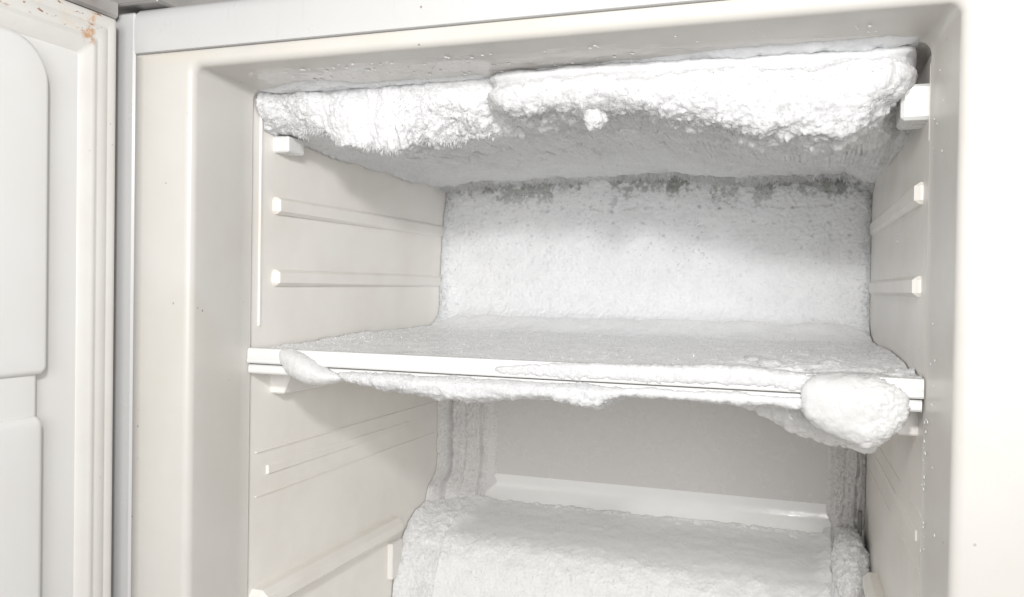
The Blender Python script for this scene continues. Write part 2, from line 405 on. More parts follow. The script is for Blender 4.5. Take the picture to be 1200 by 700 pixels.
# ---- door, opened at a right angle
def LX(y0, y1, z0, z1, r, x, n=8): return [(x, a, b) for a, b in rloop(y0, y1, z0, z1, r, n)]
door = empty('door', (0, 0, 0), None, None, parent=fz); door.location = (-0.35, -0.3, 0.0)
dy1, dz1, dy0, dz0 = -0.0145, 0.191, -0.61, -0.57
sk = [LX(dy0, dy1, dz0, dz1, 0.003, -0.118), LX(dy0, dy1, dz0, dz1, 0.003, -0.0600), LX(dy0+.001, dy1-.001, dz0+.001, dz1-.001, 0.003, -0.0588), LX(dy0+.012, dy1-.012, dz0+.012, dz1-.012, 0.003, -0.0592), LX(dy0+.02, dy1-.02, dz0+.02, dz1-.02, 0.003, -0.0715)]
dp = loft('door_skin', sk, P_SHELL, door, cap=True)
sharp(dp)
prof = [(0.0006, -0.0586), (0.0006, -0.0572), (0.0016, -0.0562), (0.0040, -0.0560), (0.0085, -0.0563), (0.0090, -0.0566), (0.0095, -0.0563), (0.0160, -0.0560),
        (0.0175, -0.0566), (0.0185, -0.0566), (0.0205, -0.0556), (0.0225, -0.0552), (0.0240, -0.0558), (0.0270, -0.0574), (0.0310, -0.0590), (0.0325, -0.0608)]
loft('gasket', [LX(dy0+o, dy1-o, dz0+o, dz1-o, 0.002 if o < 0.01 else 0.003, x, 3) for o, x in prof], P_GASKET, door)
sharp(loft('liner_panel', [LX(dy0+.028, dy1-.028, dz0+.0300, dz1-.0300, 0.003, x) for x in (-0.070, -0.0603)], P_DOOR, door, cap=True))
def pod(name, y0, y1, z0, z1, xb, xt, r, soft, parent=door):
    rr4 = r if isinstance(r, tuple) else (r,)*4; sub = lambda o, k=1.0, mn=0.002: tuple(max(q-o*k, mn) for q in rr4)
    Ls = [LX(y0, y1, z0, z1, rr4, xb), LX(y0, y1, z0, z1, rr4, xt-soft)]
    for k in range(1, 7):
        t = k/6*math.pi/2; o = soft*(1-math.cos(t)); Ls.append(LX(y0+o, y1-o, z0+o, z1-o, sub(o), xt-soft+soft*math.sin(t)))
    for q in (0.01, 0.03, 0.06): Ls.append(LX(y0+soft+q, y1-soft-q, z0+soft+q, z1-soft-q, sub(q, 0.5, 0.005), xt+0.0003))
    return loft(name, Ls, P_DOOR, parent, cap=True)
pod('pocket_base', dy0+0.07, -0.0825, -0.50, 0.150, -0.0606, -0.0540, 0.026, 0.004)
pod('raised_pocket', dy0+0.06, -0.0785, -0.0635, 0.1575, -0.0604, -0.0495, (0.030, 0.03, 0.006, 0.006), 0.0042)
pod('raised_pocket', dy0+0.06, -0.0805, -0.48, -0.0905, -0.0604, -0.0495, 0.007, 0.0060)

# ================================================================== shelf
sh = empty('freezer_shelf', (0.247, 0.25, -0.0745), 'white plastic wire-free shelf tray across the compartment, crusted with frost and ice', 'shelf')
sh['label'] = 'white plastic shelf spanning the compartment with frost on top and ice along its edge'
prism_x('shelf_plate', [(0.450, -0.0548), (0.0735, -0.0548), (0.0735, -0.0605), (0.450, -0.0605)], 0.0035, 0.4795, P_SHELF, sh)
prism_x('upper_lip', [(0.078, -0.0545), (0.0725, -0.0532), (0.0700, -0.0527), (0.0672, -0.0533), (0.0660, -0.0550), (0.0657, -0.0600), (0.0660, -0.0612), (0.0653, -0.0618), (0.0653, -0.0640), (0.0662, -0.0652), (0.078, -0.0655)], 0.0006, 0.4938, P_SHELF, sh)
prism_x('lower_lip', [(0.078, -0.0662), (0.0680, -0.0664), (0.0668, -0.0674), (0.0664, -0.0690), (0.0666, -0.0722), (0.0676, -0.0734), (0.0700, -0.0738), (0.078, -0.0736)], 0.0012, 0.4930, P_SHELF, sh)
prism_x('groove', [(0.0775, -0.0655), (0.0700, -0.0653), (0.0700, -0.0664), (0.0775, -0.0662)], 0.0015, 0.4925, P_DARK, sh)

# ================================================================== frost and ice
def interp(x, tab):
    a = np.array(tab); return np.interp(x, a[:, 0], a[:, 1])
def crystals(name, pts, nrms, size, mat, parent, jitter=0.7, elong=2.2):
    """small pointed frost crystals standing on a surface: ONE mesh"""
    n = len(pts); d = nrms+jitter*rng.normal(size=(n, 3)); d /= np.linalg.norm(d, axis=1, keepdims=True)
    a = np.cross(d, rng.normal(size=(n, 3))); a /= np.linalg.norm(a, axis=1, keepdims=True); b = np.cross(d, a)
    s = size*rng.uniform(0.4, 1.3, n)[:, None]; ln = s*elong*rng.uniform(0.5, 1.4, n)[:, None]
    V = np.stack([pts-d*s*0.5+a*s*.5, pts-d*s*0.5-a*s*.25+b*s*.43, pts-d*s*0.5-a*s*.25-b*s*.43, pts+d*ln], 1).reshape(-1, 3)
    k = np.arange(n)[:, None]*4
    F = np.concatenate([k+np.array([0, 1, 3]), k+np.array([1, 2, 3]), k+np.array([2, 0, 3])], 0)
    o = link(name, V, F, mat, parent, smooth=False); o['kind'] = 'stuff'; return o
def scatter(P, disp_n, count, mask):
    """random points on grid surface P weighted by mask"""
    w_ = mask.ravel()/mask.sum(); idx = rng.choice(len(w_), size=count, p=w_)
    return P.reshape(-1, 3)[idx]+rng.normal(scale=0.0003, size=(count, 3)), disp_n.reshape(-1, 3)[idx]

# ---- A: frost lining the ceiling, ragged lip at the left, sagging to the back wall
nx, nv = 760, 420
x = np.linspace(0.0004, 0.4935, nx)
lip = interp(x, [(0, .1335), (.004, .128), (.012, .1240), (.03, .1215), (.045, .1235), (.055, .1225), (.062, .117), (.070, .1110), (.083, .1090), (.095, .1105), (.11, .1078), (.125, .1090), (.133, .1130), (.141, .1135), (.146, .1075), (.153, .1130), (.17, .1160), (.20, .118), (.26, .121), (.33, .117), (.36, .112), (.42, .105), (.46, .108), (.48, .113), (.5, .115)])
tth = np.exp(-((x-.11)/.06)**2)
lip = lip-tth*(0.0030*np.maximum(0, vn(np.stack([x/0.0052, x*0, x*0], -1), 5))+0.0022*np.abs(vn(np.stack([x/0.0021, x*0, x*0], -1), 6)))-0.0012*np.abs(vn(np.stack([x/0.0016, x*0, x*0], -1), 3))
v = np.linspace(0, 1, nv)
PA = np.zeros((nx, nv, 3)); PA[..., 0] = x[:, None]
nf = 110                                               # rows on the front face
vf = np.linspace(0, 1, nf)
yf0 = 0.0765+0.003*vn(np.stack([x/0.02, x*0, x*0+5], -1), 9)+0.045*sstep(.468, .487, x)+0.022*sstep(.205, .225, x)
prof_y = np.array([0.004, 0.0, -0.0025, -0.002, 0.001, 0.004]); prof_t = np.array([0, .12, .35, .6, .85, 1.0])
slope = interp(x, [(0, .004), (.03, .012), (.06, .003), (.11, .004), (.135, .014), (.16, .030), (.5, .030)])
for j in range(nf):
    t = vf[j]; PA[:, j, 2] = 0.1552+(lip-0.1552)*(1-(1-t)**1.15)
    PA[:, j, 1] = yf0+np.interp(t, prof_t, prof_y)+slope*t**1.2
nb = nv-nf; ub = (np.linspace(0, 1, nb+1)[1:])
left_c = [(0.08, .1265), (.0917, .1219), (.1235, .1214), (.1824, .1175), (.2664, .115), (.46, .114)]
back_e = interp(x, [(0, .1165), (.02, .1165), (.0415, .1200), (.1063, .1215), (.1885, .1230), (.2758, .1235), (.3314, .1165), (.4019, .1175), (.4526, .119), (.4733, .110), (.4935, .107)])
for j in range(nb):
    t = ub[j]; y = (yf0+0.004+slope)+(0.454-yf0-0.004-slope)*t
    lc = np.interp(y, [a for a, _ in left_c], [b for _, b in left_c])
    zu_c = lip+(back_e-lip)*sstep(0, 1, t*np.ones(nx))+0.003*math.sin(math.pi*t)
    lowr = -0.008*np.exp(-((x-.45)/.06)**2)*math.sin(math.pi*min(1, t*1.4))
    wl = np.exp(-x/0.02); zu = zu_c*(1-wl)+lc*wl+lowr
    PA[:, nf+j, 1] = y; PA[:, nf+j, 2] = zu
n_ = normals(PA)
if n_[nx//2, nf//2, 1] > 0: n_ = -n_
front = np.zeros((nx, nv)); front[:, :nf] = 1; front[:, nf:nf+30] = np.linspace(1, 0, 30)[None]
under = 1-front
d = 0.0030*fbm(PA, 0.030, 3, 11)+0.0011*fbm(PA, 0.006, 3, 21)
vary = sstep(-.35, .35, fbm(PA, 0.028, 2, 37))
d += front*(0.0021*billow(PA, 0.0085, 31, (1, 1, 0.55))+0.0010*vary*billow(PA, 0.0032, 33, (1, 1, 0.6))+0.0006*fbm(PA, 0.0013, 3, 35, gain=.7))
d += under*(0.0006*fbm(PA, 0.0022, 3, 41, gain=.65)+0.0016*billow(PA, 0.020, 43)+0.0012*billow(PA, 0.007, 44)*sstep(-.1, .4, fbm(PA, .03, 2, 45)))
rg = np.exp(-((PA[..., 0]-.43)/.09)**2)*np.exp(-((PA[..., 1]-.12)/.07)**2)
d += under*rg*0.0045*ridged(PA, 0.026, 51, (0.6, 1.0, 1))
spk = np.exp(-((PA[..., 1]-.452)/.016)**2)*under; d += spk*0.0045*np.clip(ridged(PA, 0.006, 61, (1, 0.2, 0.2)), -0.2, 1)
d *= np.clip(vf.repeat(1)[np.minimum(np.arange(nv), nf-1)]*12, 0, 1)[None, :]
cf = surf('ceiling_frost', PA, d, F_SOFT, nrm=n_)
tag(cf, 'thick white frost covering the whole compartment ceiling with a ragged crystalline front edge at left', 'frost')
Q = PA+n_*d[..., None]
m_ = np.zeros((nx, nv)); m_[:, 15:nf+6] = (x[:, None] < 0.22)*1.0; m_[:, nf-25:nf+4] *= 3
p, q = scatter(Q, n_, 7000, m_*(.15+vary)); q = q*0.8+np.array([0, -0.3, -0.4]); crystals('frost_crystals', p, q, 0.0008, F_SOFT, cf, 0.8, 1.3)
m_ = np.zeros((nx, nv)); m_[:, nf-8:nf+6] = ((x > .03)*(x < .19))[:, None]*1.0; m_ *= np.clip(vn(np.stack([x/.007, x*0, x*0], -1), 78)+.1, 0, 1)[:, None]+1e-6; p, q = scatter(Q, n_, 1000, m_); crystals('frost_crystals', p, q*0.2+np.array([0, -0.2, -1.0]), 0.0017, F_SOFT, cf, 0.35, 2.1)
m_ = np.zeros((nx, nv)); m_[:, -30:-8] = 1+vn(np.stack([x/.012, x*0, x*0], -1), 77)[:, None]; m_ = np.clip(m_-.4, 0, 2); p, q = scatter(Q, n_, 2600, m_); crystals('frost_crystals', p, q*0.1+np.array([0, -0.1, -1.0]), 0.0021, F_SOFT, cf, 0.30, 2.0)
m_ = np.zeros((nx, nv)); m_[:, -26:] = 1; p, q = scatter(Q, n_, 3500, m_); crystals('frost_crystals', p, q, 0.0012, F_SOFT, cf, 0.4, 2.4)

# ---- thin clear glaze creeping forward under the rim above frost A
def patch(name, xs, y0, y1, z, thick, mat, parent, seed, nu=160, nw=40):
    """lens-shaped skin of ice under a ceiling: y0(x)..y1(x)"""
    P = np.zeros((nu, nw, 3)); s = np.linspace(0, 1, nw)
    X_ = np.linspace(xs[0], xs[1], nu); P[..., 0] = X_[:, None]
    a = y0(X_); b = y1(X_); P[..., 1] = a[:, None]+(b-a)[:, None]*s[None]
    e = np.clip(np.minimum(s*4, 1)[None]*np.minimum(1, np.minimum(np.linspace(0, 1, nu), np.linspace(1, 0, nu))*8)[:, None], 0, 1)
    zb = z(P[..., 1]) if callable(z) else z
    P[..., 2] = zb-e**(0.5 if not callable(z) else 1.2)*thick*(1+0.5*fbm(P, 0.008, 3, seed))+0.0004
    return fixn(link(name, P.reshape(-1, 3), grid_faces(nu, nw), mat, parent))
patch('ice_glaze', (0.002, 0.205), lambda X: interp(X, [(0, .070), (.02, .068), (.04, .058), (.055, .053), (.064, .056), (.074, .053), (.085, .060), (.095, .0685), (.105, .071), (.15, .070), (.205, .069)])+0.001*vn(np.stack([X/.003, X*0, X*0], -1), 2),
      lambda X: X*0+0.086, 0.1541, 0.0030, F_GLAZE, cf, 71, 320, 50)

# ---- generic tube of ice along x with changing super-elliptic section
def tube(name, tab, nx_, na, disp, mat, parent=None, e=2.6):
    """tab rows: x, ytop-front.., as (x, y0, y1, z0, z1)"""
    T = np.array(tab); X_ = np.linspace(T[0, 0], T[-1, 0], nx_)
    y0, y1, z0, z1 = [np.interp(X_, T[:, 0], T[:, k]) for k in (1, 2, 3, 4)]
    k = np.hanning(9); k /= k.sum()
    sm = lambda a: np.convolve(np.pad(a, 4, mode='edge'), k, 'valid')
    y0, y1, z0, z1 = map(sm, (y0, y1, z0, z1))
    u = np.linspace(0, 1, nx_); endc = np.minimum(1, np.minimum(u, 1-u)*nx_/6.0); endc = np.sqrt(1-(1-np.clip(endc, 0, 1))**2)*0.98+0.02
    a = np.linspace(0, 2*math.pi, na+1)
    ca = np.sign(np.cos(a))*np.abs(np.cos(a))**(2/e); sa = np.sign(np.sin(a))*np.abs(np.sin(a))**(2/e)
    P = np.zeros((nx_, na+1, 3)); P[..., 0] = X_[:, None]
    P[..., 1] = ((y0+y1)/2)[:, None]+((y1-y0)/2*endc)[:, None]*ca[None]
    P[..., 2] = ((z0+z1)/2)[:, None]+((z1-z0)/2*endc)[:, None]*sa[None]
    n = normals(P)
    cen = np.stack([X_, (y0+y1)/2, (z0+z1)/2], -1)[:, None]
    if ((P-cen)*n).sum(-1).mean() < 0: n = -n
    dd = disp(P); dd[:, -1] = dd[:, 0]
    Qq = P+n*(dd*np.clip(endc, 0.1, 1)[:, None])[..., None]
    o = fixn(link(name, Qq.reshape(-1, 3), grid_faces(nx_, na+1), mat, parent))
    return o, Qq, n

# ---- B: the bright overhanging block at the right
tabB = [(.1990, .080, .115, .134, .1560), (.203, .070, .13, .128, .1565), (.210, .061, .14, .1215, .1565), (.222, .056, .15, .1170, .1570), (.238, .054, .15, .1165, .1570), (.250, .054, .15, .1180, .157), (.268, .053, .15, .1175, .157), (.277, .053, .15, .1160, .157),
        (.288, .053, .15, .1195, .157), (.300, .053, .15, .1190, .157), (.314, .053, .15, .1165, .157), (.330, .052, .15, .1115, .157), (.345, .052, .15, .1080, .157), (.360, .052, .15, .1055, .157), (.373, .052, .15, .1005, .157), (.390, .052, .15, .0960, .157),
        (.405, .052, .15, .0935, .157), (.4255, .053, .15, .0905, .157), (.440, .054, .15, .0915, .157), (.452, .055, .15, .0955, .157), (.462, .056, .145, .102, .157), (.470, .058, .14, .1105, .157), (.477, .062, .135, .119, .157), (.4835, .067, .13, .128, .1565), (.4885, .076, .12, .138, .155)]
def dB(P):
    lowz = sstep(.138, .118, P[..., 2]+0.006*fbm(P, 0.03, 2, 86))
    d = 0.0036*fbm(P, 0.024, 3, 81)+(0.0009+0.0018*lowz)*billow(P, 0.012, 82)+(0.0003+0.0008*lowz)*billow(P, 0.0038, 83)+(0.0003+0.0004*lowz)*fbm(P, 0.0013, 3, 84, gain=.7)
    low = sstep(.125, .112, P[..., 2])*sstep(.30, .40, P[..., 0])
    d = d-low*0.0045+low*0.0034*ridged(P, 0.024, 85, (0.35, 1, 1.3))
    top = sstep(.1380, .1435, P[..., 2]+0.007*fbm(P*np.array([1, 0, 0]), 0.035, 3, 87)+0.004*fbm(P, 0.006, 3, 88))                      # smooth clear band along the ceiling, set back
    return d*(1-top*0.35)-top*0.0035*sstep(.15, .146, P[..., 2])-0.0012*top
B, QB, nB = tube('overhanging_ice_block', tabB, 560, 340, dB, F_SNOW, None, 3.4)
tag(B, 'largest bright white ice block overhanging the front of the compartment ceiling at right', 'ice block')
ff = (QB[..., 1] < 0.075)*(QB[..., 2] < 0.140)*1.0
p, q = scatter(QB, nB, 5000, ff); crystals('frost_crystals', p, q, 0.0006, F_SNOW, B, 0.9, 1.0)
zb_ = QB[..., 2].min(1)[:, None]; p, q = scatter(QB, nB, 2600, (QB[..., 1] < 0.085)*(QB[..., 2] < zb_+.009)*(QB[..., 0] < .40)*1.0); crystals('frost_crystals', p, q*0.7+np.array([0, -.3, -.5]), 0.0009, F_SNOW, B, 0.7, 1.3)
patch('ice_glaze', (0.190, 0.488), lambda X: interp(X, [(.19, .090), (.20, .082), (.22, .0712), (.24, .066), (.26, .0635), (.32, .0600), (.3726, .0515), (.4242, .0530), (.455, .0530), (.47, .0545), (.488, .062)])+0.0012*vn(np.stack([X/.007, X*0, X*0], -1), 4)+0.0005*vn(np.stack([X/.002, X*0, X*0], -1), 5),
      lambda X: X*0+0.10, 0.1543, 0.0060, F_GLAZE, B, 72, 400, 60)
# little snow knob hanging under the block
def blob(name, c, r, mat, parent, amp, seed, n=60, sc=0.004):
    a = np.linspace(0, 2*math.pi, n*2+1); b_ = np.linspace(-math.pi/2+0.02, math.pi/2-0.02, n)
    A_, B_ = np.meshgrid(a, b_, indexing='ij'); nn = np.stack([np.cos(A_)*np.cos(B_), np.sin(A_)*np.cos(B_), np.sin(B_)], -1)
    P = np.array(c)+nn*np.array(r); dd = amp*(fbm(P, sc, 3, seed)+0.5*fbm(P, sc/3, 2, seed+1)); P = P+nn*dd[..., None]
    ob = fixn(link(name, P.reshape(-1, 3), grid_faces(n*2+1, n), mat, parent))
    if n > 80: p, q = scatter(P, nn, 2500, (nn[..., 2] > -.2)*1.0); crystals('frost_crystals', p, q, 0.0009, mat, ob, 0.8, 1.4)
    return ob
blob('snow_knob', (.2840, .068, .1168), (.0088, .0085, .0078), F_SNOW, B, 0.0034, 91, 70, 0.006)

# ---- frost on the back wall of the upper compartment
nx, nz = 640, 300
x = np.linspace(0.0010, 0.4790, nx); z = np.linspace(-0.056, 0.150, nz)
P = np.zeros((nx, nz, 3)); P[..., 0] = x[:, None]; P[..., 2] = z[None]; P[..., 1] = 0.4520
X_, Z_ = P[..., 0], P[..., 2]
th = 0.0015+0.004*sstep(0.09, 0.0, Z_)+0.034*sstep(-0.012, -0.060, Z_)**2.2+0.012*np.exp(-X_/0.006)*sstep(.12, .05, Z_)
th += 0.0022*fbm(P, 0.045, 2, 101)+0.0012*fbm(P, 0.012, 3, 102)+0.0012*ridged(P, 0.005, 103)+0.0006*fbm(P, 0.0019, 2, 104)
# rows of pits where the evaporator plate breathes, bolder to the top
pit = np.zeros_like(X_)
for r_, zz in enumerate((0.0885, 0.073, 0.058, 0.043, 0.028)):
    for k in range(22):
        cx = 0.05+0.0195*k+rng.normal(scale=0.0018); cz = zz+rng.normal(scale=0.0016)
        pit += rng.uniform(0.2, 1.0)*(0.9-0.12*r_)*np.exp(-(((X_-cx)/0.0019)**2+((Z_-cz)/0.0014)**2))
th -= 0.0032*pit
for r_ in (0.030, 0.040, 0.050):                 # faint arcs at upper left
    rad = np.hypot(X_-0.03, (Z_-0.035)); ang = sstep(-0.2, 0.2, (Z_-0.035)/np.maximum(rad, 1e-4))
    th -= 0.0008*np.exp(-((rad-r_-0.002*fbm(P, .02, 2, 105))/0.0012)**2)*ang
P2 = P.copy(); P2[..., 1] -= th
bare = np.clip(0.85*np.clip(pit, 0, 1)*(0.5+fbm(P, .004, 2, 106)), 0, 1)*sstep(.02, .06, Z_)
pt = fbm(P, 0.016, 3, 107, (1, 1, 0.6), 0.6)+0.6*fbm(P, 0.0035, 3, 108, gain=0.7)
zt_ = sstep(.078, .120, Z_)
bare += 0.75*sstep(-0.05, 0.30, pt+0.55*zt_-0.42)*zt_**0.5
bare += 0.45*sstep(.30, .42, fbm(P, 0.0028, 3, 109, gain=.7))*sstep(-.1, .3, fbm(P, 0.03, 2, 110))*sstep(-.02, .04, Z_)
rowm = np.exp(-((Z_-.0885-.003*fbm(P, .018, 2, 99))/.0014)**2)*sstep(.10, .14, X_)*sstep(-.1, .25, fbm(P, .008, 2, 98)); rowm *= (X_ < .27)+0.5*(X_ > .36); bare += .35*rowm; P2[..., 1] += 0.0010*rowm
bare += 0.8*sstep(.4745, .4775, X_)*sstep(0, .3, fbm(P, .012, 2, 97, (1, 1, .6)))*sstep(-.02, .02, Z_)
for gx, gz, gr_, ga in ((.276, .1195, .012, 1.0), (.283, .118, .010, .8), (.452, .113, .016, .9), (.44, .116, .012, .7), (.463, .104, .008, .9), (.056, .117, .014, .8), (.385, .115, .012, .6), (.10, .118, .012, .5), (.155, .118, .016, .6)):
    bare += ga*np.exp(-(((X_-gx)/gr_)**2+((Z_-gz)/(gr_*.75))**2))*np.clip(0.35+2.2*fbm(P, .0045, 4, 96, (1, 1, .7), .75), 0, 1.2)
bfo = fixn(link('back_wall_frost', P2.reshape(-1, 3), grid_faces(nx, nz), F_BACK))
ba = bfo.data.attributes.new('bare', 'FLOAT', 'POINT'); ba.data.foreach_set('value', np.clip(bare, 0, 1).ravel().astype(np.float32))
bf = tag(bfo, 'sheet of granular frost over the upper back wall, greyer and thinner at its top', 'frost')
nn = np.zeros_like(P2); nn[..., 1] = -1
p, q = scatter(P2, nn, 7000, (Z_ < 0.13)*(0.3+sstep(0.03, -0.05, Z_))); crystals('frost_crystals', p, q, 0.0009, F_BACK, bf, 0.9, 1.0)
p, q = scatter(P2, nn, 2500, np.exp(-X_/0.004)+np.exp(-(0.479-X_)/0.004)); crystals('frost_crystals', p, q, 0.0013, F_BACK, bf, 0.8, 2.0)

# ---- frost lying on the shelf
nx, ny = 620, 360
u = np.linspace(0, 1, nx); y = 0.0715+(0.452-0.0715)*np.linspace(0, 1, ny)**1.25
P = np.zeros((nx, ny, 3)); P[..., 1] = y[None]; P[..., 0] = 0.0010+(xr(y)-0.0030)[None]*u[:, None]
X_, Y_ = P[..., 0], P[..., 1]
edge = np.minimum(X_, xr(Y_)-X_)
th = 0.0004+0.0035*sstep(.11, .25, Y_)+0.018*sstep(.37, .452, Y_)**2*(1-0.75*np.exp(-edge/0.012))+0.002*np.exp(-edge/0.010)*sstep(.10, .24, Y_)
mot = fbm(P, 0.020, 3, 111)
th += (0.0012+0.0006*sstep(.1, .2, Y_))*mot+0.0007*billow(P, 0.006, 112)*sstep(.0, .5, mot)+0.0003*fbm(P, 0.0016, 2, 113)
rr_ = sstep(.33, .40, X_)*sstep(.30, .12, Y_)*sstep(.075, .085, Y_)                  # crumbly heap front right
th += rr_*0.0032*np.clip(fbm(P, 0.012, 3, 114)+0.25, 0, 1)
th -= 0.0016*sstep(.085, .0735, Y_)*sstep(.30, .20, X_)
P[..., 2] = -0.0546+th
sf = tag(fixn(link('shelf_frost', P.reshape(-1, 3), grid_faces(nx, ny), F_SHELF)), 'greyish layer of sparkling frost lying flat on top of the white shelf', 'frost')
nn = np.zeros_like(P); nn[..., 2] = 1
p, q = scatter(P, nn, 1500, np.exp(-X_/0.012)*(Y_ > .09)*(Y_ < .44)+0.03*(Y_ > .1)); crystals('frost_crystals', p, q, 0.0011, F_SHELF, sf, 0.8, 1.2)
p, q = scatter(P, nn, 1200, (np.exp(-(.492-X_)/0.05))*(Y_ > .08)*(Y_ < .30)); crystals('frost_crystals', p, q, 0.0009, F_SNOW, sf, 0.9, 0.9)
for c_, r_ in (((.400, .12, -.0520), (.009, .010, .0035)), ((.385, .15, -.052), (.007, .010, .003)), ((.440, .14, -.052), (.008, .01, .003))):
    blob('snow_crumb', c_, r_, F_SNOW, sf, 0.0012, 95, 26)

# ---- ice along the shelf's front edge
def dE(P):
    lo = sstep(-.070, -.078, P[..., 2])
    return 0.0012*fbm(P, 0.014, 3, 121)+(0.0007+0.0011*lo)*billow(P, 0.012, 122)+(0.0003+0.0003*lo)*billow(P, 0.0040, 123)+0.0003*fbm(P, 0.0012, 2, 124)
tabE = [(.078, .066, .085, -.0740, -.0690), (.086, .0635, .09, -.0745, -.0672), (.098, .0615, .10, -.0785, -.0668), (.110, .0605, .10, -.0790, -.0666), (.125, .0600, .105, -.0805, -.0664), (.140, .0595, .105, -.0815, -.0664), (.150, .0590, .105, -.0838, -.0664),
        (.167, .0585, .11, -.0852, -.0663), (.185, .058, .11, -.0848, -.0663), (.200, .058, .11, -.0856, -.0663), (.212, .0582, .11, -.0835, -.0663), (.235, .0582, .11, -.0815, -.0663), (.253, .058, .11, -.0812, -.0663), (.267, .0575, .11, -.0830, -.0663), (.283, .0572, .11, -.0842, -.0664),
        (.292, .058, .11, -.0835, -.0664), (.298, .060, .105, -.0800, -.0665), (.307, .062, .10, -.0765, -.0666), (.320, .0635, .095, -.0748, -.0667), (.345, .0635, .09, -.0756, -.0667), (.38, .0635, .09, -.0758, -.0667), (.41, .0630, .09, -.0765, -.0667), (.44, .0620, .09, -.0790, -.0665)]
E1, QE, nE = tube('shelf_edge_ice', tabE, 640, 150, dE, F_SNOW, None, 2.8)
tag(E1, 'long scalloped band of white ice hanging from the middle of the shelf front edge', 'ice')
p, q = scatter(QE, nE, 4500, (QE[..., 1] < .075)*(QE[..., 0] < .31)*1.0); crystals('frost_crystals', p, q, 0.0005, F_SNOW, E1, 0.8, 0.9)
def dU(P): return 0.0008*billow(P, 0.012, 131)+0.0006*billow(P, 0.004, 132)+0.0003*fbm(P, 0.0015, 2, 133)
tabU = [(.212, .0655, .070, -.0625, -.0580), (.222, .0645, .072, -.0645, -.0565), (.24, .0643, .073, -.0648, -.0540), (.27, .0642, .075, -.0650, -.0528), (.30, .0641, .076, -.0650, -.0522), (.33, .0641, .078, -.0652, -.0518), (.36, .0640, .080, -.0650, -.0505), (.385, .0640, .082, -.0650, -.0500), (.405, .0641, .080, -.0650, -.0515), (.42, .0640, .076, -.0650, -.0530), (.445, .0640, .074, -.0655, -.0545)]
U1, QU, nU = tube('lip_frost', tabU, 420, 90, dU, F_SNOW, None, 3.0)
tag(U1, 'thin crust of frost on the upper lip of the shelf above the dark groove', 'frost')
# left lump
def dL(P): return 0.0009*fbm(P, 0.010, 3, 141)+0.0005*fbm(P, 0.004, 2, 142)+0.0002*ridged(P, 0.0022, 143)
tabL = [(.0310, .064, .072, -.0600, -.0535), (.034, .0620, .080, -.0665, -.0520), (.040, .0595, .085, -.0725, -.0522), (.046, .0575, .088, -.0765, -.0530), (.053, .0565, .09, -.0790, -.0545), (.060, .0565, .09, -.0800, -.0580), (.068, .0575, .088, -.0798, -.0640), (.076, .0595, .085, -.0785, -.0670), (.084, .062, .080, -.0762, -.0690), (.089, .0650, .076, -.0745, -.0715)]
o, _, _ = tube('ice_lump', tabL, 200, 120, dL, F_ICE, None, 2.3)
tag(o, 'small smooth drooping ice lump over the shelf edge near its left end', 'ice lump')
# right lump: milky, smooth, largest
def dR(P): return 0.0012*fbm(P, 0.016, 3, 151)+0.0010*billow(P, 0.011, 155)*sstep(-.06, -.085, P[..., 2])+0.0005*fbm(P, 0.005, 3, 152)+sstep(.450, .474, P[..., 0])*(0.0011*ridged(P, 0.005, 153, (1, 1, 1.8))+0.0005*fbm(P, .0018, 2, 154))
tabR = [(.4215, .0640, .086, -.0760, -.0630), (.4235, .0615, .090, -.0785, -.0575), (.4265, .0590, .094, -.0825, -.0545), (.432, .0570, .097, -.0870, -.0526), (.438, .0555, .10, -.0905, -.0522), (.446, .0545, .10, -.0935, -.0520), (.454, .0540, .10, -.0962, -.0520), (.462, .0540, .10, -.0978, -.0522), (.469, .0550, .10, -.0960, -.0530), (.4755, .0570, .098, -.0915, -.0550), (.481, .0595, .094, -.0850, -.0590), (.4862, .0635, .088, -.0775, -.0650)]
o, _, _ = tube('ice_lump', tabR, 260, 170, dR, F_ICE, None, 2.9)
tag(o, 'big smooth milky ice bulge drooping from the right end of the shelf edge', 'ice lump')
def dS(P): return 0.0020*billow(P, 0.009, 161)+0.0005*fbm(P, 0.003, 2, 162)
tabS = [(.305, .095, .130, -.0770, -.0600), (.325, .092, .135, -.0790, -.0600), (.345, .090, .14, -.0790, -.0600), (.358, .09, .14, -.0815, -.0600), (.377, .09, .14, -.0810, -.0600), (.388, .09, .145, -.0855, -.0600), (.400, .09, .145, -.0905, -.0600), (.410, .088, .145, -.0960, -.0600), (.419, .087, .145, -.1000, -.0600), (.434, .086, .145, -.1035, -.0600),
        (.446, .084, .145, -.1060, -.0600), (.456, .083, .145, -.1068, -.0600), (.463, .083, .14, -.1085, -.0600), (.470, .083, .14, -.1065, -.0600), (.474, .084, .135, -.1000, -.0600), (.479, .086, .125, -.0900, -.0610)]
tabS = [(a, b+.020, c+.020, d*1.02, e) for a, b, c, d, e in tabS]
o, _, _ = tube('ice_sheet', tabS, 300, 130, dS, F_ICE, None, 2.6)
tag(o, 'thin wavy ice sheet sagging in shadow behind the big right lump under the shelf', 'ice')

